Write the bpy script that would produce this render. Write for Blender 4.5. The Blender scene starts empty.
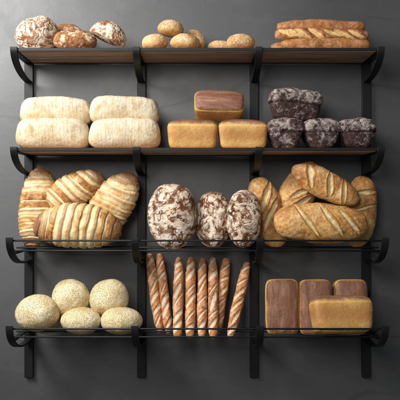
import bpy, math
import numpy as np
from mathutils import Vector, Matrix

# ------------------------------------------------------------ camera, world, lamps
D = 2.9                 # camera to wall, metres (the wall is y = 0)
EYE = 1.5               # camera height
SC = bpy.context.scene
COL = SC.collection
cam_d = bpy.data.cameras.new('camera')
cam = bpy.data.objects.new('camera', cam_d); COL.objects.link(cam)
cam.location = (0, -D, EYE); cam.rotation_euler = (math.radians(90), 0, 0)
cam_d.angle = 2*math.atan(0.8/D); cam_d.clip_end = 50
SC.camera = cam
SC.view_settings.view_transform = 'Standard'
SC.view_settings.look = 'None'
SC.view_settings.exposure = 0; SC.view_settings.gamma = 1
w = bpy.data.worlds.new('World'); SC.world = w; w.use_nodes = True
bg = w.node_tree.nodes['Background']
bg.inputs[0].default_value = (0.9, 0.95, 1.0, 1); bg.inputs[1].default_value = 0.10

def lamp(name, loc, target, size, power, col, sizey=None):
    l = bpy.data.lights.new(name, 'AREA'); l.energy = power; l.color = col
    l.size = size
    if sizey: l.shape = 'RECTANGLE'; l.size_y = sizey
    o = bpy.data.objects.new(name, l); COL.objects.link(o)
    o.location = loc
    o.rotation_euler = (Vector(target)-Vector(loc)).to_track_quat('-Z', 'Y').to_euler()
    return o
lamp('key_softbox', (-1.55, -1.45, EYE+1.2), (-0.1, 0, EYE+0.0), 0.85, 76, (1.0, 0.985, 0.96))
lamp('front_softbox', (-0.7, -3.2, EYE+0.95), (0.15, 0, EYE-0.1), 1.0, 36, (1.0, 0.97, 0.94))

def s_at(d): return 0.004*(D-d)/D          # metres per photo pixel at distance d from the wall
def at(px, py, d): return Vector(((px-200)*s_at(d), -d, EYE+(200-py)*s_at(d)))

# ------------------------------------------------------------ node helper
class G:
    def __init__(s, name):
        s.m = bpy.data.materials.new(name); s.m.use_nodes = True
        s.t = s.m.node_tree; s.b = s.t.nodes['Principled BSDF']
        tc = s.n('ShaderNodeTexCoord'); oi = s.n('ShaderNodeObjectInfo')
        s.obj = tc.outputs['Object']; s.rand = oi.outputs['Random']
        sc = s.n('ShaderNodeVectorMath'); sc.operation = 'SCALE'
        sc.inputs[0].default_value = (7.3, 3.1, 5.7); s.t.links.new(s.rand, sc.inputs['Scale'])
        ad = s.n('ShaderNodeVectorMath'); ad.operation = 'ADD'
        s.t.links.new(s.obj, ad.inputs[0]); s.t.links.new(sc.outputs[0], ad.inputs[1])
        s.v = ad.outputs[0]
    def n(s, t): return s.t.nodes.new(t)
    def put(s, sock, v):
        if isinstance(v, bpy.types.NodeSocket): s.t.links.new(v, sock)
        elif isinstance(v, (tuple, list)) and sock.type == 'RGBA' and len(v) == 3: sock.default_value = (*v, 1)
        else: sock.default_value = v
    def scale(s, k, vec=None):
        m = s.n('ShaderNodeMapping'); s.put(m.inputs[0], vec or s.v); m.inputs['Scale'].default_value = k; return m.outputs[0]
    def noise(s, scale, detail=4, rough=.55, dist=0, vec=None):
        n = s.n('ShaderNodeTexNoise'); s.put(n.inputs['Vector'], vec or s.v)
        n.inputs['Scale'].default_value = scale; n.inputs['Detail'].default_value = detail
        n.inputs['Roughness'].default_value = rough; n.inputs['Distortion'].default_value = dist
        return n.outputs[0]
    def vor(s, scale, feature='F1', rnd=1, vec=None, out='Distance'):
        n = s.n('ShaderNodeTexVoronoi'); s.put(n.inputs['Vector'], vec or s.v); n.feature = feature
        n.inputs['Scale'].default_value = scale; n.inputs['Randomness'].default_value = rnd
        return n.outputs[out]
    def wave(s, scale, dist, dscale, vec=None, dirn='X', detail=2):
        n = s.n('ShaderNodeTexWave'); s.put(n.inputs['Vector'], vec or s.v); n.bands_direction = dirn
        n.inputs['Scale'].default_value = scale; n.inputs['Distortion'].default_value = dist
        n.inputs['Detail Scale'].default_value = dscale; n.inputs['Detail'].default_value = detail
        return n.outputs['Fac']
    def ramp(s, f, *st):
        n = s.n('ShaderNodeValToRGB'); s.put(n.inputs[0], f)
        e = n.color_ramp.elements
        while len(e) > 1: e.remove(e[0])
        for i, (p, c) in enumerate(st):
            x = e[0] if i == 0 else e.new(p)
            x.position = p; x.color = (c, c, c, 1) if isinstance(c, (int, float)) else (*c, 1)
        return n.outputs[0]
    def step(s, f, a, b):      # smooth 0..1 between a and b
        n = s.n('ShaderNodeMapRange'); n.interpolation_type = 'SMOOTHSTEP'; s.put(n.inputs[0], f)
        if a > b:
            n.inputs[1].default_value = b; n.inputs[2].default_value = a
            n.inputs[3].default_value = 1; n.inputs[4].default_value = 0
        else:
            n.inputs[1].default_value = a; n.inputs[2].default_value = b
        return n.outputs[0]
    def mix(s, f, a, b, mode='MIX'):
        n = s.n('ShaderNodeMix'); n.data_type = 'RGBA'; n.blend_type = mode
        s.put(n.inputs[0], f); s.put(n.inputs[6], a); s.put(n.inputs[7], b); return n.outputs[2]
    def math(s, op, a, b=0.0):
        n = s.n('ShaderNodeMath'); n.operation = op; s.put(n.inputs[0], a); s.put(n.inputs[1], b); return n.outputs[0]
    def attr(s, name):
        n = s.n('ShaderNodeAttribute'); n.attribute_name = name; return n.outputs['Fac']
    def xyz(s, i, vec=None):
        n = s.n('ShaderNodeSeparateXYZ'); s.put(n.inputs[0], vec or s.obj); return n.outputs[i]
    def done(s, col, rough=.6, bump=None, bd=.002, bs=.6, spec=.3, metal=0, sss=0):
        s.put(s.b.inputs['Base Color'], col); s.put(s.b.inputs['Roughness'], rough)
        s.put(s.b.inputs['Specular IOR Level'], spec); s.b.inputs['Metallic'].default_value = metal
        if sss:
            s.b.inputs['Subsurface Weight'].default_value = sss
            s.b.inputs['Subsurface Radius'].default_value = (1, .5, .25); s.b.inputs['Subsurface Scale'].default_value = .006
        if bump is not None:
            b = s.n('ShaderNodeBump'); b.inputs['Distance'].default_value = bd; b.inputs['Strength'].default_value = bs
            s.put(b.inputs['Height'], bump); s.t.links.new(b.outputs[0], s.b.inputs['Normal'])
        return s.m

# ------------------------------------------------------------ materials of the setting and rack
def m_wall():
    g = G('dark_plaster')
    n1 = g.noise(1.3, 6, .6); n2 = g.noise(9, 5, .6, .4)
    sv = g.scale((1, 1, 2.6)); n3 = g.noise(3.5, 7, .65, 1.2, sv)
    base = g.mix(g.step(n1, .35, .65), (.048, .0497, .0525), (.066, .0677, .071))
    base = g.mix(g.math('MULTIPLY', g.step(n3, .5, .75), .35), base, (.088, .090, .093))
    # hair veins
    warp = g.n('ShaderNodeVectorMath'); warp.operation = 'ADD'
    wn = g.n('ShaderNodeTexNoise'); wn.inputs['Scale'].default_value = 2.3; g.put(wn.inputs['Vector'], g.v)
    k = g.n('ShaderNodeVectorMath'); k.operation = 'SCALE'; k.inputs['Scale'].default_value = .5
    g.t.links.new(wn.outputs['Color'], k.inputs[0]); g.put(warp.inputs[0], g.scale((.7, .7, 1.9))); g.t.links.new(k.outputs[0], warp.inputs[1])
    e = g.vor(1.15, 'DISTANCE_TO_EDGE', 1, warp.outputs[0])
    vein = g.math('MULTIPLY', g.step(e, .015, .0), g.step(g.noise(2.1, 2), .46, .58))
    base = g.mix(g.math('MULTIPLY', vein, .7), base, (.022, .022, .023))
    r = g.ramp(n2, (.3, .46), (.7, .54))
    return g.done(base, r, g.math('ADD', n2, g.math('MULTIPLY', g.noise(160, 3), .15)), .003, .25, .85)
def m_metal():
    g = G('black_powder_coat')
    n = g.noise(900, 2)
    return g.done(g.mix(g.noise(20), (.005, .005, .0055), (.009, .009, .0095)), .48, n, .0004, .3, .35)
def m_wood():
    g = G('walnut_plank')
    v = g.scale((.8, 34, 34)); n = g.noise(2.0, 5, .55, 1.2, v); f = g.noise(9, 5, .7, .3, g.scale((2, 60, 60)))
    c = g.ramp(n, (.36, (.17, .075, .042)), (.44, (.46, .27, .165)), (.52, (.68, .46, .31)), (.58, (.46, .27, .165)), (.66, (.20, .095, .055)))
    c = g.mix(g.math('MULTIPLY', g.step(f, .5, .7), .35), c, (.07, .03, .016))
    return g.done(c, .5, f, .0006, .4, .35)
M = dict(wall=m_wall(), metal=m_metal(), wood=m_wood())

# ------------------------------------------------------------ bread materials
def flour_over(g, base, mask, col=(.86, .82, .74)): return g.mix(mask, base, col)
def m_tin():          # golden sides, pinkish brown top; the attribute 'top' marks the top crust
    g = G('golden_tin_crust'); top = g.attr('top')
    n = g.noise(26, 5, .6); pores = g.vor(330, 'F1', 1); pm = g.math('MULTIPLY', g.step(pores, .38, .12), g.step(g.noise(90, 3), .42, .62))
    side = g.ramp(g.noise(11, 5, .6, .5), (.3, (.46, .215, .058)), (.5, (.60, .335, .100)), (.7, (.74, .49, .18)))
    band = g.step(g.math('ABSOLUTE', g.math('ADD', g.attr('h'), g.math('MULTIPLY', g.math('SUBTRACT', n, .5), .6))), .55, .1)
    side = g.mix(g.math('MULTIPLY', band, .65), side, (.46, .19, .06))
    side = g.mix(g.math('MULTIPLY', pm, .6), side, (.26, .11, .02))
    st = g.noise(7, 6, .65, .6, g.scale((1.4, 9, 6)))
    tp = g.ramp(st, (.34, (.165, .066, .036)), (.48, (.235, .105, .062)), (.60, (.30, .155, .100)), (.74, (.44, .28, .205)))
    edge = g.step(g.math('ADD', top, g.math('MULTIPLY', g.math('SUBTRACT', n, .5), .22)), .85, .95)
    c = g.mix(edge, side, tp)
    lip = g.math('MULTIPLY', g.step(g.math('ABSOLUTE', g.math('SUBTRACT', top, .84)), .06, .01), .5)
    c = g.mix(lip, c, (.80, .52, .15))
    return g.done(c, .5, g.math('SUBTRACT', g.math('ADD', g.noise(120, 4), n), g.math('MULTIPLY', pm, 1.2)), .0022, .55, .4, sss=.05)
def m_rye():
    g = G('dark_rye_crust')
    n = g.noise(24, 8, .70, 1.1); f = g.noise(75, 7, .74, .8); big = g.noise(9, 3, .5)
    base = g.ramp(f, (.30, (.026, .014, .013)), (.52, (.066, .037, .034)), (.75, (.13, .082, .074)))
    topb = g.math('MULTIPLY', g.math('SUBTRACT', g.step(g.attr('top'), .45, .75), .45), .12)
    m = g.step(g.math('ADD', g.math('ADD', g.math('ADD', n, topb), g.math('MULTIPLY', g.math('SUBTRACT', big, .5), .35)), g.math('MULTIPLY', g.math('SUBTRACT', f, .5), .75)), .44, .70)
    c = g.mix(g.math('MULTIPLY', m, .80), base, (.56, .48, .43))
    seam = g.step(g.math('ABSOLUTE', g.math('SUBTRACT', g.math('ADD', g.attr('top'), g.math('MULTIPLY', g.math('SUBTRACT', n, .5), .12)), .57)), .045, .01); c = g.mix(g.math('MULTIPLY', seam, .7), c, (.03, .015, .015))
    sp = g.math('MULTIPLY', g.step(g.vor(170), .30, .12), g.step(g.noise(33, 4), .48, .6)); c = g.mix(g.math('MULTIPLY', sp, .7), c, (.06, .03, .03))
    return g.done(c, .8, g.math('ADD', g.math('MULTIPLY', n, .7), f), .0045, .8, .15)
def m_white():        # pale loaf, fine grid of scores
    g = G('pale_scored_crust')
    x = g.attr('lx'); wob = g.noise(10, 3)
    xx = g.math('ADD', g.math('MULTIPLY', x, 78), g.math('MULTIPLY', wob, 2.2))
    t = g.math('ABSOLUTE', g.math('SUBTRACT', g.math('FRACT', xx), .5))
    line = g.math('MULTIPLY', g.step(t, .10, .0), g.step(g.noise(45, 4, .7), .40, .58))
    y2 = g.math('ADD', g.math('MULTIPLY', g.xyz(2), 150), g.math('MULTIPLY', wob, 3))
    t2 = g.math('ABSOLUTE', g.math('SUBTRACT', g.math('FRACT', y2), .5))
    l2 = g.math('MULTIPLY', g.step(t2, .13, .0), g.step(g.noise(60, 3, .7), .46, .62))
    body = g.ramp(g.noise(16, 6, .62, .6), (.34, (.42, .28, .14)), (.45, (.57, .44, .26)), (.56, (.66, .58, .42)))
    lowm = g.math('SUBTRACT', 1.0, g.attr('top'))
    body = g.mix(g.math('MULTIPLY', g.step(g.math('ADD', lowm, g.math('MULTIPLY', g.math('SUBTRACT', wob, .5), .5)), .45, .9), .42), body, (.66, .44, .22))
    fl = g.math('MULTIPLY', g.step(g.math('ADD', g.noise(22, 6, .7, 1), g.math('MULTIPLY', g.attr('top'), .25)), .60, .80), .65)
    body = g.mix(fl, body, (.68, .63, .53))
    body = g.mix(g.math('MULTIPLY', line, .52), body, (.36, .26, .17)); body = g.mix(g.math('MULTIPLY', l2, .5), body, (.46, .36, .24))
    stp = g.math('MULTIPLY', g.step(g.noise(210, 4, .75), .52, .62), g.step(g.noise(12, 3), .35, .6)); body = g.mix(g.math('MULTIPLY', stp, .55), body, (.46, .32, .17))
    sp = g.math('MULTIPLY', g.step(g.vor(150), .22, .1), g.step(g.noise(14, 3), .56, .64))
    body = g.mix(g.math('MULTIPLY', sp, .7), body, (.30, .20, .13))
    h = g.math('SUBTRACT', g.noise(70, 5, .65), g.math('ADD', g.math('MULTIPLY', line, .4), g.math('MULTIPLY', l2, .2)))
    return g.done(body, .75, h, .0026, .6, .2, sss=.05)
def m_croiss():
    g = G('laminated_crust'); gr = g.attr('groove'); bn = g.attr('band')
    n = g.noise(28, 6, .62, .7); fine = g.noise(150, 4, .7)
    v = g.math('ADD', g.math('MULTIPLY', bn, .34), g.math('MULTIPLY', g.noise(19, 7, .68, 1.0), .80))
    c = g.ramp(v, (.36, (.25, .090, .022)), (.45, (.46, .22, .062)), (.53, (.64, .39, .145)), (.64, (.80, .61, .33)))
    c = g.mix(g.step(gr, .30, .95), c, g.mix(n, (.80, .66, .40), (.88, .80, .60)))
    lip = g.attr('lip'); c = g.mix(g.math('MULTIPLY', g.step(g.math('ADD', lip, g.math('MULTIPLY', g.math('SUBTRACT', n, .5), .5)), .15, 1.0), .85), c, (.30, .120, .032))
    endm = g.math('MULTIPLY', g.step(g.math('ADD', g.attr('endz'), g.math('MULTIPLY', n, .3)), .62, 1.0), .88)
    c = g.mix(endm, c, (.21, .085, .035))
    return g.done(c, g.ramp(n, (.3, .34), (.7, .55)), g.math('ADD', n, g.math('MULTIPLY', fine, .35)), .003, .5, .45, sss=.04)
def m_floury(name, dark, mid, scale, lo, hi, flour=(.86, .82, .77)):   # crackled floury crust
    g = G(name)
    w = g.n('ShaderNodeVectorMath'); w.operation = 'ADD'
    wn = g.n('ShaderNodeTexNoise'); wn.inputs['Scale'].default_value = scale*.8; wn.inputs['Detail'].default_value = 3; g.put(wn.inputs['Vector'], g.v)
    k = g.n('ShaderNodeVectorMath'); k.operation = 'SCALE'; k.inputs['Scale'].default_value = .045
    g.t.links.new(wn.outputs['Color'], k.inputs[0]); g.put(w.inputs[0], g.v); g.t.links.new(k.outputs[0], w.inputs[1])
    a = g.noise(scale, 7, .66, 2.6, w.outputs[0]); b = g.noise(scale*2.6, 6, .7, 1.0, w.outputs[0]); fine = g.noise(260, 4, .7)
    cut = g.attr('score')
    s = g.math('ADD', g.math('ADD', a, g.math('MULTIPLY', g.math('SUBTRACT', b, .5), .55)), g.math('MULTIPLY', g.math('SUBTRACT', fine, .5), .16))
    s = g.math('SUBTRACT', s, g.math('MULTIPLY', cut, .30))
    base = g.ramp(b, (.32, dark), (.55, mid), (.75, tuple(min(1, x*1.7) for x in mid)))
    m = g.step(s, lo, hi)
    fb = g.noise(scale*1.7, 7, .70, 1.8, w.outputs[0])
    c = g.mix(m, base, g.ramp(fb, (.34, (flour[0]*.62, flour[1]*.46, flour[2]*.34)), (.46, (flour[0]*.86, flour[1]*.76, flour[2]*.66)), (.58, flour)))
    thin = g.math('MULTIPLY', g.step(g.math('ABSOLUTE', g.math('SUBTRACT', b, .5)), .022, .0), .6)
    c = g.mix(thin, c, mid)
    return g.done(c, .8, g.math('ADD', g.math('MULTIPLY', m, .9), g.math('ADD', b, g.math('MULTIPLY', fine, .2))), .0042, .8, .15, sss=.03)
def m_batard():
    g = G('blistered_golden_crust'); cut = g.attr('score'); rim = g.attr('rim')
    n = g.noise(13, 6, .62, .8); f = g.noise(70, 5, .7); 
    c = g.ramp(g.math('ADD', g.math('MULTIPLY', n, .7), g.math('MULTIPLY', f, .3)), (.37, (.26, .085, .020)), (.46, (.46, .195, .046)), (.54, (.63, .335, .095)), (.65, (.82, .55, .21)))
    fl = g.math('MULTIPLY', g.step(g.noise(24, 8, .76, 1.4), .49, .60), .5); c = g.mix(fl, c, (.76, .58, .36)); rd = g.math('MULTIPLY', g.step(g.noise(85, 6, .75, .5), .51, .60), g.step(g.noise(16, 4), .38, .56)); c = g.mix(g.math('MULTIPLY', rd, .62), c, (.33, .115, .035))
    bl = g.math('MULTIPLY', g.step(g.vor(210), .33, .14), g.step(g.noise(35, 3), .46, .60)); c = g.mix(g.math('MULTIPLY', bl, .45), c, (.32, .12, .035))
    c = g.mix(g.math('MULTIPLY', g.step(rim, .25, .9), .55), c, (.36, .15, .045))
    c = g.mix(g.step(g.math('ADD', cut, g.math('MULTIPLY', g.math('SUBTRACT', f, .5), .5)), .32, .62), c, g.ramp(f, (.35, (.62, .45, .18)), (.65, (.82, .70, .42))))
    return g.done(c, g.ramp(n, (.3, .42), (.7, .62)), g.math('ADD', n, g.math('ADD', g.math('MULTIPLY', f, .9), g.math('MULTIPLY', bl, .3))), .0040, .8, .35, sss=.03)
def m_poppy():
    g = G('poppy_seed_crust')
    n = g.noise(15, 5, .6); 
    c = g.ramp(n, (.3, (.62, .46, .22)), (.5, (.76, .63, .37)), (.7, (.84, .75, .52)))
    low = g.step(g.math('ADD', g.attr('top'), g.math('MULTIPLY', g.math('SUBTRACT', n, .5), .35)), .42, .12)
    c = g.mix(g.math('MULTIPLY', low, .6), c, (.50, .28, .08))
    dens = g.noise(24, 3, .6)
    s1 = g.math('MULTIPLY', g.step(g.vor(330), .36, .27), g.step(g.math('ADD', dens, g.math('MULTIPLY', g.attr('top'), .14)), .36, .56))
    s2 = g.math('MULTIPLY', g.step(g.vor(240), .27, .20), g.step(g.noise(9, 2), .38, .52))
    s = g.math('MAXIMUM', s1, s2)
    c = g.mix(s, c, g.mix(g.noise(60), (.05, .038, .022), (.20, .13, .06)))
    return g.done(c, .6, g.math('ADD', g.noise(80, 4), g.math('MULTIPLY', s, 1.2)), .0022, .6, .3, sss=.05)
def m_bag(name='baguette_crust', fa=.62, warm=(.54, .22, .070), darkc=(.27, .085, .024), pale=(.84, .66, .47)):
    g = G(name); cut = g.attr('score'); rim = g.attr('rim')
    n = g.noise(22, 6, .64, .8); f = g.noise(110, 5, .7)
    c = g.ramp(g.math('ADD', g.math('MULTIPLY', n, .7), g.math('MULTIPLY', f, .3)), (.34, darkc), (.48, warm), (.60, tuple(min(1, x*1.25) for x in warm)), (.76, tuple(min(1, x*1.5+.04) for x in warm)))
    fl = g.math('MULTIPLY', g.step(g.noise(40, 6, .72, 1.1), .47, .62), fa); c = g.mix(fl, c, (.80, .60, .42))
    c = g.mix(g.math('MULTIPLY', g.step(rim, .3, .95), .7), c, darkc)
    c = g.mix(g.step(g.math('ADD', cut, g.math('MULTIPLY', g.math('SUBTRACT', n, .5), 1.1)), .34, .72), c, g.ramp(f, (.35, tuple(x*.78 for x in pale)), (.65, pale)))
    return g.done(c, .52, g.math('ADD', n, g.math('MULTIPLY', f, .6)), .0026, .6, .35, sss=.03)
def m_bun():
    g = G('wheat_bun_crust')
    n = g.noise(20, 5, .6); f = g.noise(130, 5, .7)
    c = g.ramp(n, (.3, (.40, .205, .070)), (.5, (.54, .31, .125)), (.7, (.66, .44, .21)))
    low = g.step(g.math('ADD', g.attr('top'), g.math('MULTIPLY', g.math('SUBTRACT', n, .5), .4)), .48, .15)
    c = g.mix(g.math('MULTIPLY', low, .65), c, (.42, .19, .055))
    fl = g.math('MULTIPLY', g.step(g.math('ADD', f, g.math('MULTIPLY', g.attr('top'), .20)), .58, .70), g.step(g.noise(28, 3), .36, .56))
    c = g.mix(g.math('MULTIPLY', fl, .60), c, (.84, .72, .52))
    sp = g.math('MULTIPLY', g.step(g.vor(260), .26, .14), g.step(g.noise(40, 3), .5, .6)); c = g.mix(g.math('MULTIPLY', sp, .6), c, (.25, .12, .04))
    return g.done(c, .62, g.math('ADD', g.math('MULTIPLY', f, 1.3), n), .0026, .75, .25, sss=.04)
M.update(tin=m_tin(), rye=m_rye(), white=m_white(), croiss=m_croiss(), batard=m_batard(), poppy=m_poppy(),
         bag=m_bag(), demi=m_bag('demi_baguette_crust', .28, (.38, .150, .045), (.20, .062, .018), (.80, .52, .22)), bun=m_bun(),
         oval=m_floury('floury_dark_crust', (.075, .024, .010), (.24, .085, .032), 12, .37, .54, (.86, .76, .64)),
         rustic=m_floury('floury_rustic_crust', (.13, .045, .018), (.36, .16, .07), 15, .36, .53, (.86, .77, .65)),
         rustic_brown=m_floury('browned_rustic_crust', (.14, .048, .018), (.38, .175, .072), 17, .45, .60, (.76, .58, .41)))

# ------------------------------------------------------------ object helpers
def tag(o, label=None, cat=None, group=None, kind=None):
    for k, v in (('label', label), ('category', cat), ('group', group), ('kind', kind)):
        if v: o[k] = v
    return o
def mesh_obj(name, verts, faces, mat, parent=None, smooth=False, loc=None):
    me = bpy.data.meshes.new(name); me.from_pydata([tuple(map(float, v)) for v in verts], [], [tuple(map(int, f)) for f in faces]); me.update()
    me.materials.append(mat)
    if smooth: me.polygons.foreach_set('use_smooth', [True]*len(me.polygons))
    o = bpy.data.objects.new(name, me); COL.objects.link(o)
    if parent: o.parent = parent
    if loc is not None: o.location = loc
    return o
class MB:
    def __init__(s): s.v = []; s.f = []
    def add(s, v, f):
        k = len(s.v); s.v += [tuple(x) for x in v]; s.f += [tuple(i+k for i in q) for q in f]
    def box(s, x0, x1, y0, y1, z0, z1, bv=.001):
        # chamfered box: eight corners, three vertices each
        X, Y, Z = (x0, x1), (y0, y1), (z0, z1); v = []; idx = {}
        for i in (0, 1):
            for j in (0, 1):
                for k in (0, 1):
                    c = Vector((X[i], Y[j], Z[k])); sx, sy, sz = (bv if i == 0 else -bv), (bv if j == 0 else -bv), (bv if k == 0 else -bv)
                    idx[i, j, k] = len(v)
                    v += [c+Vector((0, sy, sz)), c+Vector((sx, 0, sz)), c+Vector((sx, sy, 0))]
        f = []
        for a in range(3):
            for side in (0, 1):
                o = [q for q in range(3) if q != a]; q = []
                for (m, n) in ((0, 0), (1, 0), (1, 1), (0, 1)):
                    key = [0, 0, 0]; key[a] = side; key[o[0]] = m; key[o[1]] = n; q.append(idx[tuple(key)]+a)
                f.append(q)
        for a in range(3):       # edge chamfers along axis a
            o = [q for q in range(3) if q != a]
            for m in (0, 1):
                for n in (0, 1):
                    k0 = [0, 0, 0]; k1 = [0, 0, 0]; k0[a] = 0; k1[a] = 1
                    for kk in (k0, k1): kk[o[0]] = m; kk[o[1]] = n
                    i0, i1 = idx[tuple(k0)], idx[tuple(k1)]
                    f.append([i0+o[0], i1+o[0], i1+o[1], i0+o[1]])
        for i in idx.values(): f.append([i, i+1, i+2])
        s.add(v, f)
    def rod(s, p0, p1, r, n=16):
        p0, p1 = Vector(p0), Vector(p1); d = (p1-p0).normalized(); u = d.orthogonal().normalized(); w_ = d.cross(u); v = []; f = []
        rings = [(p0, r*.8), (p0+d*r*.2, r), (p1-d*r*.2, r), (p1, r*.8)]
        for c, rr in rings:
            for i in range(n):
                a = 2*math.pi*i/n; v.append(c+u*rr*math.cos(a)+w_*rr*math.sin(a))
        for k in range(3):
            for i in range(n): f.append((k*n+i, k*n+(i+1) % n, (k+1)*n+(i+1) % n, (k+1)*n+i))
        f.append(tuple(range(n))[::-1]); f.append(tuple(range(3*n, 4*n)))
        s.add(v, f)
    def strap(s, path, w_, t):      # flat bar along a (y, z) path, width w_ in x, thickness t inwards
        n = len(path); v = []; f = []; c = .0012
        prof = [(-w_/2+c, 0), (w_/2-c, 0), (w_/2, c), (w_/2, t-c), (w_/2-c, t), (-w_/2+c, t), (-w_/2, t-c), (-w_/2, c)]
        for i, (y, z) in enumerate(path):
            a = Vector(path[max(i-1, 0)]); b = Vector(path[min(i+1, n-1)]); d = (b-a).normalized(); nn = Vector((-d.y, d.x))
            for (px, pt) in prof: v.append((px, y+nn.x*pt, z+nn.y*pt))
        m = len(prof)
        for i in range(n-1):
            for j in range(m): f.append((i*m+j, i*m+(j+1) % m, (i+1)*m+(j+1) % m, (i+1)*m+j))
        f.append(tuple(range(m))[::-1]); f.append(tuple(range((n-1)*m, n*m)))
        s.add(v, f)
    def build(s, name, mat, parent=None, loc=None, smooth=False):
        o = mesh_obj(name, s.v, s.f, mat, parent, smooth, loc)
        import bmesh
        bm = bmesh.new(); bm.from_mesh(o.data); bmesh.ops.recalc_face_normals(bm, faces=bm.faces[:]); bm.to_mesh(o.data); bm.free()
        return o

# ------------------------------------------------------------ the wall
mb = MB(); mb.box(-3, 3, 0, .1, EYE-3, EYE+3)
tag(mb.build('wall', M['wall']), kind='structure')

# ------------------------------------------------------------ the shelving
root = bpy.data.objects.new('wall_shelving', None); COL.objects.link(root); root.location = (0, 0, 0)
tag(root, 'black metal wall shelving with two walnut shelves above two rod racks, holding all the bread', 'shelving')
PX = [(28.5), (141.4), (254.3), (366.7)]
XS = [(p-200)*.00397 for p in PX]
Z1, Z2, R3, R4 = EYE+.5556, EYE+.190, EYE-.1457, EYE-.4618
for x in XS:
    mb = MB(); mb.box(x-.0172, x+.0172, -.020, -.0005, EYE-.706, EYE+.5440, .0015); up = mb.build('upright', M['metal'], root)
xl, xr = XS[0], XS[3]
def wood_shelf(Z):
    for i in range(4):
        y1 = -.024-i*.0545
        mb = MB(); mb.box(xl+.016, xr-.016, y1-.0515, y1, Z-.012, Z, .0016)
        mb.build('plank', M['wood'], root)
    mb = MB()
    mb.box(xl-.012, xr+.012, -.2465, -.2435, Z-.010, Z+.0015, .0006)      # front edge
    mb.box(xl-.012, xr+.012, -.0235, -.0205, Z-.0145, Z+.0005, .0006)      # back edge
    for x in (xl, xr): mb.box(x-.013, x+.0145, -.2430, -.0240, Z-.0145, Z-.0005, .0006)
    for x in XS[1:3]: mb.box(x-.013, x+.013, -.2430, -.0240, Z-.0180, Z-.0128, .0006)
    mb.build('shelf_frame', M['metal'], root)
def bracket(x, tipd, topz, a, b, flat0, name='bracket'):
    path = [(-tipd, topz)]
    n = 26
    for i in range(n+1):
        t = math.pi/2*i/n
        path.append((-(tipd-a)-a*math.cos(t), topz-.006-(b-.006)*math.sin(t)))
    if flat0 is not None: path.append((-.0205, topz-b))
    mb = MB(); mb.strap(path, .0262, .0065)
    mb.v = [(vx+x, vy, vz) for vx, vy, vz in mb.v]
    return mb
for Z in (Z1, Z2):
    wood_shelf(Z)
    for x in XS:
        bracket(x, .2535, Z+.0045, .233, .094, None).build('bracket', M['metal'], root)
for A in (R3, R4):
    for x in XS:
        mb = bracket(x, .3135, A+.0115, .205, .108, 1)
        # arm that carries the rods
        mb.box(x-.010, x+.010, -.271, -.0205, A-.052, A-.0445, .001)
        mb.build('bracket', M['metal'], root)
    for (d, dz, r) in ((.302, 0, .0034), (.245, -.040, .0034), (.162, -.0345, .0032), (.088, -.0365, .0032)):
        mb = MB(); mb.rod((xl-.012, -d, A+dz), (xr+.012, -d, A+dz), r)
        mb.build('rod', M['metal'], root, smooth=True)

# ------------------------------------------------------------ bread generator
rng = np.random.default_rng(5)
def _hash(ix, iy, iz, s):
    h = (ix*374761393 + iy*668265263 + iz*2147483647 + s*974711) & 0xffffffff
    h = ((h ^ (h >> 13))*1274126177) & 0xffffffff
    h = ((h ^ (h >> 16))*2246822519) & 0xffffffff
    return ((h ^ (h >> 15)) & 0xffff)/65535.0
def vnoise(P, scale, seed=0):
    Q = P*scale+seed*7.31; I = np.floor(Q).astype(np.int64); F = Q-I; F = F*F*F*(F*(F*6-15)+10); r = 0
    for i in (0, 1):
        for j in (0, 1):
            for k in (0, 1):
                wt = (F[:, 0] if i else 1-F[:, 0])*(F[:, 1] if j else 1-F[:, 1])*(F[:, 2] if k else 1-F[:, 2])
                r = r+wt*_hash(I[:, 0]+i, I[:, 1]+j, I[:, 2]+k, seed)
    return r*2-1
def fbm(P, scale, seed, octv=4, g=.5):
    r = 0; a = 1
    for o in range(octv): r = r+a*vnoise(P, scale*2**o, seed+o*13); a *= g
    return r
def sm(x, a, b):
    t = np.clip((x-a)/(b-a), 0, 1); return t*t*(3-2*t)
CNT = [0]
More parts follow.
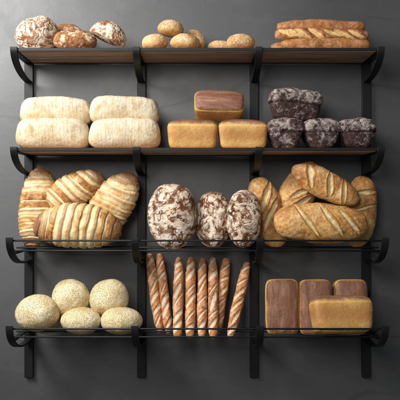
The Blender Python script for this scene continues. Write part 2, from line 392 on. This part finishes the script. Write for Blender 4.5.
def bread(name, label, cat, group, mat, loc, half, rot=(0, 0, 0), p=2, q=2, nu=110, nv=120, shape=None, lump=.0025, lscale=16, fine=.0006, flat=None, seed=None):
    """One loaf as one closed mesh: a superellipsoid by direction, then shaped. Local X is its long axis, Z up, -Y the face turned to the room."""
    CNT[0] += 1; seed = CNT[0] if seed is None else seed
    U = np.linspace(0, math.pi, nu+1)[1:-1]; V = np.linspace(0, 2*math.pi, nv, endpoint=False)
    uu, vv = np.meshgrid(U, V, indexing='ij')
    Dv = np.stack([-np.cos(uu), np.sin(uu)*np.cos(vv), np.sin(uu)*np.sin(vv)], -1).reshape(-1, 3)
    Dv = np.vstack([Dv, [[-1, 0, 0], [1, 0, 0]]])
    a = np.abs(Dv)+1e-9
    r = (a[:, 0]**p+(a[:, 1]**q+a[:, 2]**q)**(p/q))**(-1/p)
    S = Dv*r[:, None]                       # unit superellipsoid
    P = S*np.array(half)
    at_ = {'top': (S[:, 2]+1)/2, 'h': S[:, 2].copy(), 'lx': P[:, 0].copy()}
    if flat: # flatten the underside
        z = P[:, 2]; P[:, 2] = np.where(z < 0, z*flat, z)
    Nn = Dv/np.array(half)*min(half); Nn /= np.linalg.norm(Nn, axis=1)[:, None]
    if shape: P = shape(P, S, Nn, at_, seed, half)
    P = P+Nn*(lump*fbm(P, lscale, seed, 3)+fine*fbm(P, 110, seed+50, 3))[:, None]
    nr = nu-1; F = []
    idx = np.arange(nr*nv).reshape(nr, nv); nx = np.roll(idx, -1, axis=1)
    F = np.stack([idx[:-1], idx[1:], nx[1:], nx[:-1]], -1).reshape(-1, 4)
    A, B = nr*nv, nr*nv+1
    me = bpy.data.meshes.new(name)
    faces = F.tolist()+[(A, int(idx[0, j]), int(nx[0, j])) for j in range(nv)]+[(B, int(nx[-1, j]), int(idx[-1, j])) for j in range(nv)]
    me.from_pydata(P.tolist(), [], faces); me.update()
    me.polygons.foreach_set('use_smooth', [True]*len(me.polygons)); me.materials.append(M[mat])
    for k in ('score', 'rim', 'groove', 'lip', 'band', 'endz'):
        if k in at_: pass
    for k, v in at_.items():
        at = me.attributes.new(k, 'FLOAT', 'POINT'); at.data.foreach_set('value', np.asarray(v, dtype=np.float32))
    o = bpy.data.objects.new(name, me); COL.objects.link(o); o.location = loc
    o.rotation_euler = [math.radians(x) for x in rot]
    return tag(o, label, cat, group)

def span(l, r, t, b, d):   # centre and half sizes of a loaf that spans these photo pixels at distance d
    s = s_at(d); return at((l+r)/2, (t+b)/2, d), (r-l)/2*s, (b-t)/2*s

# shapes -----------------------------------------------------
def cuts(P, N, at_, C, depth=.005, rise=.0018):
    """slashes on the front (-Y) half. C: (x, z, angle in degrees, half length, half width) in metres"""
    sc = np.zeros(len(P)); rm = np.zeros(len(P)); front = sm(-N[:, 1], -.15, .25)
    jit = .26*fbm(P, 34, 91, 3)
    for (cx, cz, an, hl, hw) in C:
        a = math.radians(an); dx = P[:, 0]-cx; dz = P[:, 2]-cz
        u = (dx*math.cos(a)+dz*math.sin(a))/hl; v = (-dx*math.sin(a)+dz*math.cos(a))/hw
        v = v-.5*(1-u*u)*0+jit
        wdt = np.sqrt(np.clip(1-u*u, .0001, 1)); e = np.abs(v)/wdt; ins = (np.abs(u) < 1)
        m = np.where(ins, 1-sm(e, .55, 1.1), 0); sc = np.maximum(sc, m*front)
        rr = np.where(ins, np.exp(-((v/wdt-1.35)/.35)**2)+.6*np.exp(-((v/wdt+1.35)/.35)**2), 0)*sm(wdt, 0, .5); rm = np.maximum(rm, rr*front)
    P = P-N*(depth*sc)[:, None]+N*(rise*rm)[:, None]
    at_['score'] = sc; at_['rim'] = rm
    return P
def sh_round(P, S, N, at_, seed, half):
    P = P+N*(.045*min(half)*fbm(P, 9, seed, 2))[:, None]
    c = np.abs(fbm(P, 26, seed+3, 3)); m = 1-sm(c, .0, .10); at_['score'] = m*.8
    return P-N*(.0022*m)[:, None]
def sh_rustic(P, S, N, at_, seed, half):
    P = P+N*(.06*min(half)*fbm(P, 14, seed, 3))[:, None]
    c = np.abs(fbm(P, 34, seed+3, 3)); m = 1-sm(c, .0, .10); at_['score'] = m
    return P-N*(.0022*m)[:, None]
def sh_bun(P, S, N, at_, seed, half): return P+N*(.04*min(half)*fbm(P, 12, seed, 2))[:, None]
def sh_tin(P, S, N, at_, seed, half):
    t = (S[:, 2]+1)/2
    k = .93+.07*sm(t, 0, .85); P[:, 0] *= k; P[:, 1] *= k
    P[:, 2] += half[2]*.10*(1-S[:, 0]**2)*(1-S[:, 1]**2)*sm(t, .6, 1)
    wst = np.exp(-((t-.86)/.03)**2)*.0016
    return P-N*wst[:, None]
def sh_rye(P, S, N, at_, seed, half):
    t = (S[:, 2]+1)/2
    wob = .04*fbm(P, 22, seed+4, 2)
    k = .70+.22*sm(t, 0, .60)+.13*sm(t+wob, .55, .64); P[:, 0] *= (k+1)/2; P[:, 1] *= k
    P[:, 2] += half[2]*.13*(1-S[:, 1]**2)*sm(t, .6, 1)
    P = P+N*(.0022*fbm(P, 30, seed, 4, .6))[:, None]
    c = np.abs(fbm(P, 28, seed+3, 3)); m = (1-sm(c, .0, .10))*sm(t, .5, .7)
    return P-N*(.0025*m)[:, None]
def sh_white(P, S, N, at_, seed, half):
    t = (S[:, 2]+1)/2
    P[:, 1] *= .92+.08*sm(t, 0, .5); P[:, 0] *= 1.01-.07*sm(t, .35, 1)
    P[:, 2] += half[2]*.06*fbm(P*[1, 0, 0], 14, seed, 2)*t
    x = P[:, 0]*78
    return P-N*(.0006*np.abs(np.sin(x*math.pi*.5))*sm(t, .3, .6))[:, None]
def mk_croiss(nb, skew, curve, taper=.35, ph=.2):
    def f(P, S, N, at_, seed, half):
        L, _, H = half; x = P[:, 0]/L
        tp = 1-taper*np.abs(x)**2.2; P[:, 1] *= tp; P[:, 2] *= tp
        warp = .38*fbm(P, 6, seed, 2)+.07*fbm(P, 30, seed+9, 2)
        ang = S[:, 2]
        ph_ = (x+skew*ang)*nb/2+ph+warp
        i = np.floor(ph_); t = ph_-i
        rise = np.where(t < .74, .35+.65*np.sqrt(np.clip(t/.74, 0, 1)), 1-sm(t, .74, .85)*.95)
        rise = np.where(t > .85, .05+.3*sm(t, .92, 1.0), rise)
        bandr = _hash(i.astype(np.int64), i.astype(np.int64)*0+seed, i.astype(np.int64)*0, 3)
        amp = H*.085*(.7+.6*bandr)*(1-.5*x**2)
        at_['groove'] = np.exp(-((t-.93)/.10)**2)*(1-.8*x**4)*(.45+.75*_hash(i.astype(np.int64)+7, i.astype(np.int64)*0+seed, i.astype(np.int64)*0, 5)); at_['lip'] = np.exp(-((t-.58)/.24)**2)*.9*(.5+.5*bandr)
        at_['band'] = bandr; at_['endz'] = np.abs(x)**1.5
        P = P+N*(amp*(rise-.5))[:, None]
        P[:, 2] -= curve*H*(x**2-.3)
        return P
    return f
def mk_batard(C, taper=.30, bend=0):
    def f(P, S, N, at_, seed, half):
        L, _, H = half; x = P[:, 0]/L
        tp = 1-taper*np.abs(x)**2.4; P[:, 1] *= tp; P[:, 2] *= tp
        P = P+N*(.06*H*fbm(P, 10, seed, 3))[:, None]
        rr = np.random.default_rng(seed); P = cuts(P, N, at_, [(c[0]*L+rr.normal(0, .03)*L, c[1]*H, c[2]+rr.normal(0, 4), c[3]*H*rr.uniform(.9, 1.12), c[4]*H*rr.uniform(.8, 1.15)) for c in C], .12*H, .06*H)
        P[:, 2] += bend*H*(x**2-.3)
        return P
    return f
def mk_bag(n, slope, taper=.25, wdt=.5, front=True, lenk=1.0, bend=0, plain=False):
    def f(P, S, N, at_, seed, half):
        L, _, H = half; x = P[:, 0]/L
        tp = 1-taper*np.abs(x)**3.5; P[:, 1] *= tp; P[:, 2] *= tp
        P = P+N*(.05*H*fbm(P, 18, seed, 3))[:, None]
        r = np.random.default_rng(seed); C = []
        for k in range(n):
            cx = (-1+2*(k+.5)/n)*.90*L+r.normal(0, .006)
            C.append((cx, r.normal(0, .16)*H, slope+r.normal(0, 7), lenk*L/n*r.uniform(.75, 1.2), H*wdt*.62*r.uniform(.5, 1.25)))
        if plain: C = []
        P = cuts(P, N, at_, C, .13*H, .11*H)
        P[:, 2] += bend*H*(x**2-.3)
        return P
    return f

def zrow(z, d): return 200-(z-EYE)/s_at(d)      # photo row of height z at distance d
T1 = lambda d: zrow(Z1+.0005, d)
T2 = lambda d: zrow(Z2+.0005, d)

# ---- top shelf, left: rustic loaves
g = 'floury rustic loaves on the top shelf'
def loaf(name, label, cat, group, mat, l, r, t, b, d, depth, rot=(0, 0, 0), **k):
    c, hx, hz = span(l, r, t, b, d); return bread(name, label, cat, group, mat, c, (hx, depth, hz), rot, **k)
loaf('rustic_loaf', 'large round floury loaf with brown cracks at the left end of the top shelf', 'loaf', g, 'rustic', 16.2, 57.8, 17, T1(.155), .155, .078, p=2.15, q=2.15, shape=sh_rustic, nu=170, nv=170, lump=.002)
loaf('rustic_loaf', 'browned loaf half hidden behind two floury loaves on the top shelf', 'loaf', g, 'rustic_brown', 51, 84, 23.5, T1(.065), .065, .04, p=2.3, q=2.3, shape=sh_rustic, nu=120, nv=140, lump=.002)
loaf('rustic_loaf', 'low brown floury loaf in front, between the large round one and the tilted one', 'loaf', g, 'rustic_brown', 53.5, 97.2, 30.2, T1(.175), .175, .058, p=2.3, q=2.2, shape=sh_rustic, nu=170, nv=150, lump=.002)
loaf('rustic_loaf', 'small white floured loaf tilted against its neighbour, right of the rustic loaves', 'loaf', g, 'rustic', 88.8, 126.6, 22, 55, .165, .055, (0, 24, 0), p=2.3, q=2.2, flat=.22, shape=sh_rustic, nu=150, nv=150, lump=.0016)
# ---- top shelf, middle: buns
g = 'round wheat buns on the top shelf'
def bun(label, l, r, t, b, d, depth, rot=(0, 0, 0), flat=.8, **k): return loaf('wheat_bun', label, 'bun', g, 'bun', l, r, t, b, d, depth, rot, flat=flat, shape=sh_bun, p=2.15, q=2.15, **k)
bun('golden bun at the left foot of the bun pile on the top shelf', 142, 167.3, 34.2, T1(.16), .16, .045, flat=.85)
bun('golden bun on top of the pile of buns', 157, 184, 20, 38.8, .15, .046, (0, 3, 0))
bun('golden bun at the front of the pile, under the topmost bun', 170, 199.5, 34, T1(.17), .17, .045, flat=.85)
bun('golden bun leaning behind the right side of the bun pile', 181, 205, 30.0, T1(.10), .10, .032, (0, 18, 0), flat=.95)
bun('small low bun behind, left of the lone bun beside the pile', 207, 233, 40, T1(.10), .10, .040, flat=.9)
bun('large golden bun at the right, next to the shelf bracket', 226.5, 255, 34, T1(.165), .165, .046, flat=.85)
# ---- top shelf, right: short baguettes
g = 'short baguettes stacked on the top shelf'
c, hx, hz = span(277, 364.8, 20.3, 33.2, .14)
bread('short_baguette', 'plain brown short baguette lying on top of the stack', 'baguette', g, 'demi', c, (hx, .023, hz), (0, 0.7, 0), p=4.4, q=2, nu=260, nv=72, shape=mk_bag(5, 18, .12, .10, plain=True))
c, hx, hz = span(275.3, 368.8, 28.2, 41.8, .165)
bread('short_baguette', 'pale twisted short baguette in the middle of the stack', 'baguette', g, 'demi', c, (hx, .024, hz), (0, .6, 0), p=4.4, q=2, nu=260, nv=72, shape=mk_bag(6, -20, .12, .95, lenk=1.5))
c, hx, hz = span(280.3, 369.2, 38.0, T1(.19), .19)
bread('short_baguette', 'brown short baguette at the front bottom of the stack', 'baguette', g, 'demi', c, (hx, .024, hz), (0, 0, 0), p=4.4, q=2, nu=260, nv=72, shape=mk_bag(5, 20, .12, .10, plain=True))
c, hx, hz = span(271, 370.5, 42, T1(.12), .12)
bread('short_baguette', 'short baguette at the back bottom of the stack, only its ends showing', 'baguette', g, 'demi', c, (hx, .024, hz), (0, 0, 0), p=4.4, q=2, nu=260, nv=72, shape=mk_bag(5, 20, .12, .10, plain=True))
# ---- second shelf: pale loaves
g = 'pale scored loaves on the second shelf'
kw = dict(p=4.6, q=3.3, shape=sh_white, flat=.92, nu=200, nv=150, lump=.003, lscale=12)
loaf('pale_loaf', 'pale scored loaf at the left, bottom of its stack', 'loaf', g, 'white', 17.8, 89.6, 118.6, T2(.16)+1.5, .16, .065, (0, 0, 4), **kw)
loaf('pale_loaf', 'pale scored loaf at the left, on top of its stack', 'loaf', g, 'white', 21.8, 91.3, 97.6, 127, .14, .062, (0, 1, 4), **kw)
loaf('pale_loaf', 'pale scored loaf next to the tin loaves, bottom of its stack', 'loaf', g, 'white', 89.3, 159.8, 118.4, T2(.16)+1.5, .16, .065, (0, 0, 4), **kw)
loaf('pale_loaf', 'pale scored loaf next to the tin loaves, on top of its stack', 'loaf', g, 'white', 90.8, 159, 96.6, 127, .14, .062, (0, 1, 4), **kw)
# ---- second shelf: golden tin loaves
g = 'golden tin loaves on the second shelf'
kw = dict(p=6.5, q=5.5, shape=sh_tin, nu=170, nv=180, lump=.0026, lscale=9, fine=.0003)
loaf('tin_loaf', 'golden tin loaf under the topmost one, next to the pale loaves', 'loaf', g, 'tin', 167.4, 217.4, 121.3, T2(.17), .17, .055, (2.5, 0, 0), **kw)
loaf('tin_loaf', 'golden tin loaf under the topmost one, next to the floury rye loaves', 'loaf', g, 'tin', 217.8, 267.6, 121.3, T2(.17), .17, .055, (2.5, 0, 0), **kw)
c = at(219, 106.8, .125)
bread('tin_loaf', 'golden tin loaf lying on two others with its smooth brown top turned outwards', 'loaf', g, 'tin', c, (.0945, .046, .050), (62, 1.5, 0), **kw)
# ---- second shelf: rye
g = 'floury rye loaves on the second shelf'
kw = dict(p=5.5, q=4.6, shape=sh_rye, nu=170, nv=190, lump=.0022, lscale=20, fine=.0010)
def rye(label, l, r, t, b, d, ln, rot, **k2):
    c, hx, hz = span(l, r, t, b, d)
    return bread('rye_loaf', label, 'loaf', g, 'rye', c, (ln, hx, hz), rot, **{**kw, **k2})
rye('dark floury rye loaf beside the golden tin loaves, seen end on', 266.5, 302.5, 121.2, T2(.165), .165, .075, (0, 0, 90))
rye('dark floury rye loaf in the middle of the bottom row, seen end on', 301.8, 338, 121.2, T2(.165), .165, .075, (0, 0, 90))
rye('dark floury rye loaf at the right end of the bottom row, seen end on', 336.8, 373, 121.2, T2(.165), .165, .075, (0, 0, 90))
c = at(295.5, 106.6, .15)
bread('rye_loaf', 'larger dark floury rye loaf lying on top of the others', 'loaf', g, 'rye', c, (.0975, .055, .0565), (0, 4, 8), **{**kw, 'shape': lambda P, S, N, a, s, h: sh_rye(P, S, N, a, s, h)})

# ---- upper rod rack: laminated loaves
g = 'ridged croissant loaves on the upper rack'
def tilted(name, label, cat, group, mat, cx, cy, hl, hw, ang, d, depth, tip=0, yaw=0, **k):
    s = s_at(d); o = bread(name, label, cat, group, mat, at(cx, cy, d), (hl*s, depth, hw*s), (0, 0, 0), **k)
    o.rotation_euler = (Matrix.Rotation(math.radians(tip), 3, 'X') @ Matrix.Rotation(math.radians(yaw), 3, 'Z') @ Matrix.Rotation(math.radians(-ang), 3, 'Y')).to_euler()
    return o
kc = dict(p=2.5, q=2.2, nu=320, nv=150, lump=.0015, fine=.0008)
tilted('croissant_loaf', 'ridged croissant loaf standing upright at the left end of the rack', 'loaf', g, 'croiss', 38, 207.5, 40, 19.0, 84, .10, .055, tip=-6, shape=mk_croiss(11, .05, -.12, .20, .1), **kc)
tilted('croissant_loaf', 'ridged croissant loaf slanting behind, between the two upright ones', 'loaf', g, 'croiss', 72.5, 190.5, 34, 16.5, 26, .115, .050, shape=mk_croiss(9, .22, .0, .35, .5), **kc)
tilted('croissant_loaf', 'ridged croissant loaf standing at a slant at the right of its group', 'loaf', g, 'croiss', 112, 205, 37, 21, 57, .105, .052, shape=mk_croiss(8, .12, .10, .30, .7), **kc)
tilted('croissant_loaf', 'large ridged croissant loaf lying across the front of its group', 'loaf', g, 'croiss', 78, 226.5, 44, 22.2, -3, .20, .062, shape=mk_croiss(11, -.08, .16, .30, .3), **{**kc, 'p': 2.8})
# ---- upper rack: floury ovals
g = 'floury oval loaves on the upper rack'
ko = dict(p=2.15, q=2.05, nu=210, nv=180, lump=.0025, shape=sh_round)
tilted('oval_loaf', 'largest oval loaf, crusted with flour, standing next to the croissant loaves', 'loaf', g, 'oval', 172.8, 216.5, 33, 24.3, 93, .165, .062, tip=-6, **ko)
tilted('oval_loaf', 'floury oval loaf standing in the middle, behind its right neighbour', 'loaf', g, 'oval', 213, 219.8, 28, 18.3, 88, .125, .050, tip=-6, **ko)
tilted('oval_loaf', 'narrow floury oval loaf standing next to the scored golden loaves', 'loaf', g, 'oval', 244, 218.4, 28.6, 17.4, 88, .185, .052, tip=-6, **ko)
# ---- upper rack: golden batards
g = 'scored golden loaves on the upper rack'
kb = dict(p=2.7, q=2.1, nu=260, nv=150, lump=.0018)
tilted('scored_loaf', 'golden scored loaf standing at a slant beside the floury oval loaves', 'loaf', g, 'batard', 268, 212.5, 37, 16.5, 108, .10, .048, shape=mk_batard([(-.05, -.1, -38, 1.05, .17), (.48, -.1, -38, .95, .18)], .14), **kb)
tilted('scored_loaf', 'golden scored loaf at the back, crossed by the topmost loaf', 'loaf', g, 'batard', 298, 193, 34, 17.5, 62, .085, .042, shape=mk_batard([(.1, -.15, -28, .9, .14), (-.35, -.25, -28, .9, .13)], .30), **kb)
tilted('scored_loaf', 'golden scored loaf slanting down across the top of its pile', 'loaf', g, 'batard', 325, 184.8, 37.5, 14.6, -27, .165, .040, shape=mk_batard([(-.47, .15, 118, .85, .17), (.04, .10, 112, .85, .16), (.52, .10, 112, .85, .17)], .35), **kb)
tilted('scored_loaf', 'large golden scored loaf lying at the front of its pile', 'loaf', g, 'batard', 320.3, 222.8, 47, 19.6, -2.5, .21, .058, shape=mk_batard([(-.30, .10, -50, .92, .115), (.15, .16, -52, .95, .115), (.60, .12, -47, .80, .12)], .22), **{**kb, 'p': 3.0})
tilted('scored_loaf', 'golden scored loaf standing upright at the right end of the rack', 'loaf', g, 'batard', 360.5, 212.5, 35.5, 16, 84, .09, .048, shape=mk_batard([(.55, -.1, -75, .8, .13), (.12, -.1, -70, .8, .12)], .14, .10), **kb)

# ---- lower rack: poppy seed balls
g = 'poppy seed rolls on the lower rack'
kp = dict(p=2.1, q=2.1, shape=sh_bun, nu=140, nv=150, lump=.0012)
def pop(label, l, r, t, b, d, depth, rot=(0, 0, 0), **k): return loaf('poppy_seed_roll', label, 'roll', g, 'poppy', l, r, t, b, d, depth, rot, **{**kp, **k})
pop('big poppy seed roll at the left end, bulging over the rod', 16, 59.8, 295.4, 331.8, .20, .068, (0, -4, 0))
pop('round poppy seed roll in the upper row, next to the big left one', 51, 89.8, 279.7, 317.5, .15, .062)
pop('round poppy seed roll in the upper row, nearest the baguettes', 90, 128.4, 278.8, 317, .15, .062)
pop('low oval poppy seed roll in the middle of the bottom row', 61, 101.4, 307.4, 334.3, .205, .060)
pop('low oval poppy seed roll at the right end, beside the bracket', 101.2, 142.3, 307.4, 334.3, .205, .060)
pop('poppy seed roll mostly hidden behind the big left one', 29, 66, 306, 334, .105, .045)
# ---- lower rack: baguettes
g = 'baguettes standing on the lower rack'
def bag(label, tx, ty, bx, by, db, w_, sl, dt=.035):
    a = at(bx, by, db); b = at(tx, ty, dt); dvec = b-a; L = dvec.length; s = s_at((db+dt)/2)
    o = bread('baguette', label, 'baguette', g, 'bag', (a+b)/2, (L/2, .0205, w_*s/2*1.01), (0, 0, 0), p=4.2, q=2, nu=300, nv=72, lump=.0014, shape=mk_bag(6, sl, .10, .58, lenk=1.4))
    X = dvec.normalized(); Y = Vector((0, 1, 0)); Y = (Y-X*Y.dot(X)).normalized(); Z = X.cross(Y)
    o.rotation_euler = Matrix((X, Y, Z)).transposed().to_euler()
    return o
bag('baguette leaning left, nearest the poppy seed rolls', 149.3, 253.5, 160, 333.5, .125, 9.6, -30)
bag('second baguette leaning left, beside the gap', 159.3, 253.5, 169, 333.8, .125, 9.6, -30)
bag('upright baguette just right of the gap', 178.8, 257.3, 177.2, 338.3, .20, 10.2, -30)
bag('upright baguette second to the right of the gap', 191.2, 257.3, 190, 338.3, .20, 10.0, -30)
bag('upright baguette third to the right of the gap', 202.5, 257.6, 201.7, 338.3, .20, 9.6, -30)
bag('upright baguette in front of the foot of a leaning one', 213, 257.6, 213, 338.3, .20, 9.8, -30)
bag('baguette leaning right with its foot tucked behind an upright one', 226.8, 258.5, 217, 334, .13, 10.2, -30)
bag('baguette leaning furthest right, apart from the others', 247.3, 262.5, 229.6, 338.5, .20, 10.6, -30)
# ---- lower rack: tin loaves
g = 'tin loaves on the lower rack'
kt = dict(p=6.5, q=5.5, shape=sh_tin, nu=190, nv=180, lump=.0024, lscale=9, fine=.0003)
def stand(label, l, r, t, b, d):
    c, hx, hz = span(l, r, t, b, d)
    o = bread('tin_loaf', label, 'loaf', g, 'tin', c, (hz, hx*1.02, .050), (0, 0, 0), **kt)
    # local Z (crust top) towards the room, local X upright, leaning back a little
    Z = Vector((0, -1, .10)).normalized(); X = Vector((0, .10, 1)).normalized(); Y = Z.cross(X)
    o.rotation_euler = Matrix((X, Y, Z)).transposed().to_euler(); return o
stand('upright tin loaf, brown top outwards, nearest the baguettes', 265, 297.8, 279, 333.8, .13)
stand('upright tin loaf, brown top outwards, partly behind the lying one', 298, 330.5, 279.3, 333.8, .13)
stand('upright tin loaf at the right end, its lower half hidden by the lying one', 333.3, 365.6, 279.4, 333.8, .11)
loaf('tin_loaf', 'golden tin loaf lying on its base in front of the upright ones', 'loaf', g, 'tin', 311, 371.6, 297, 333, .235, .052, (-14, 0, 7), **kt)
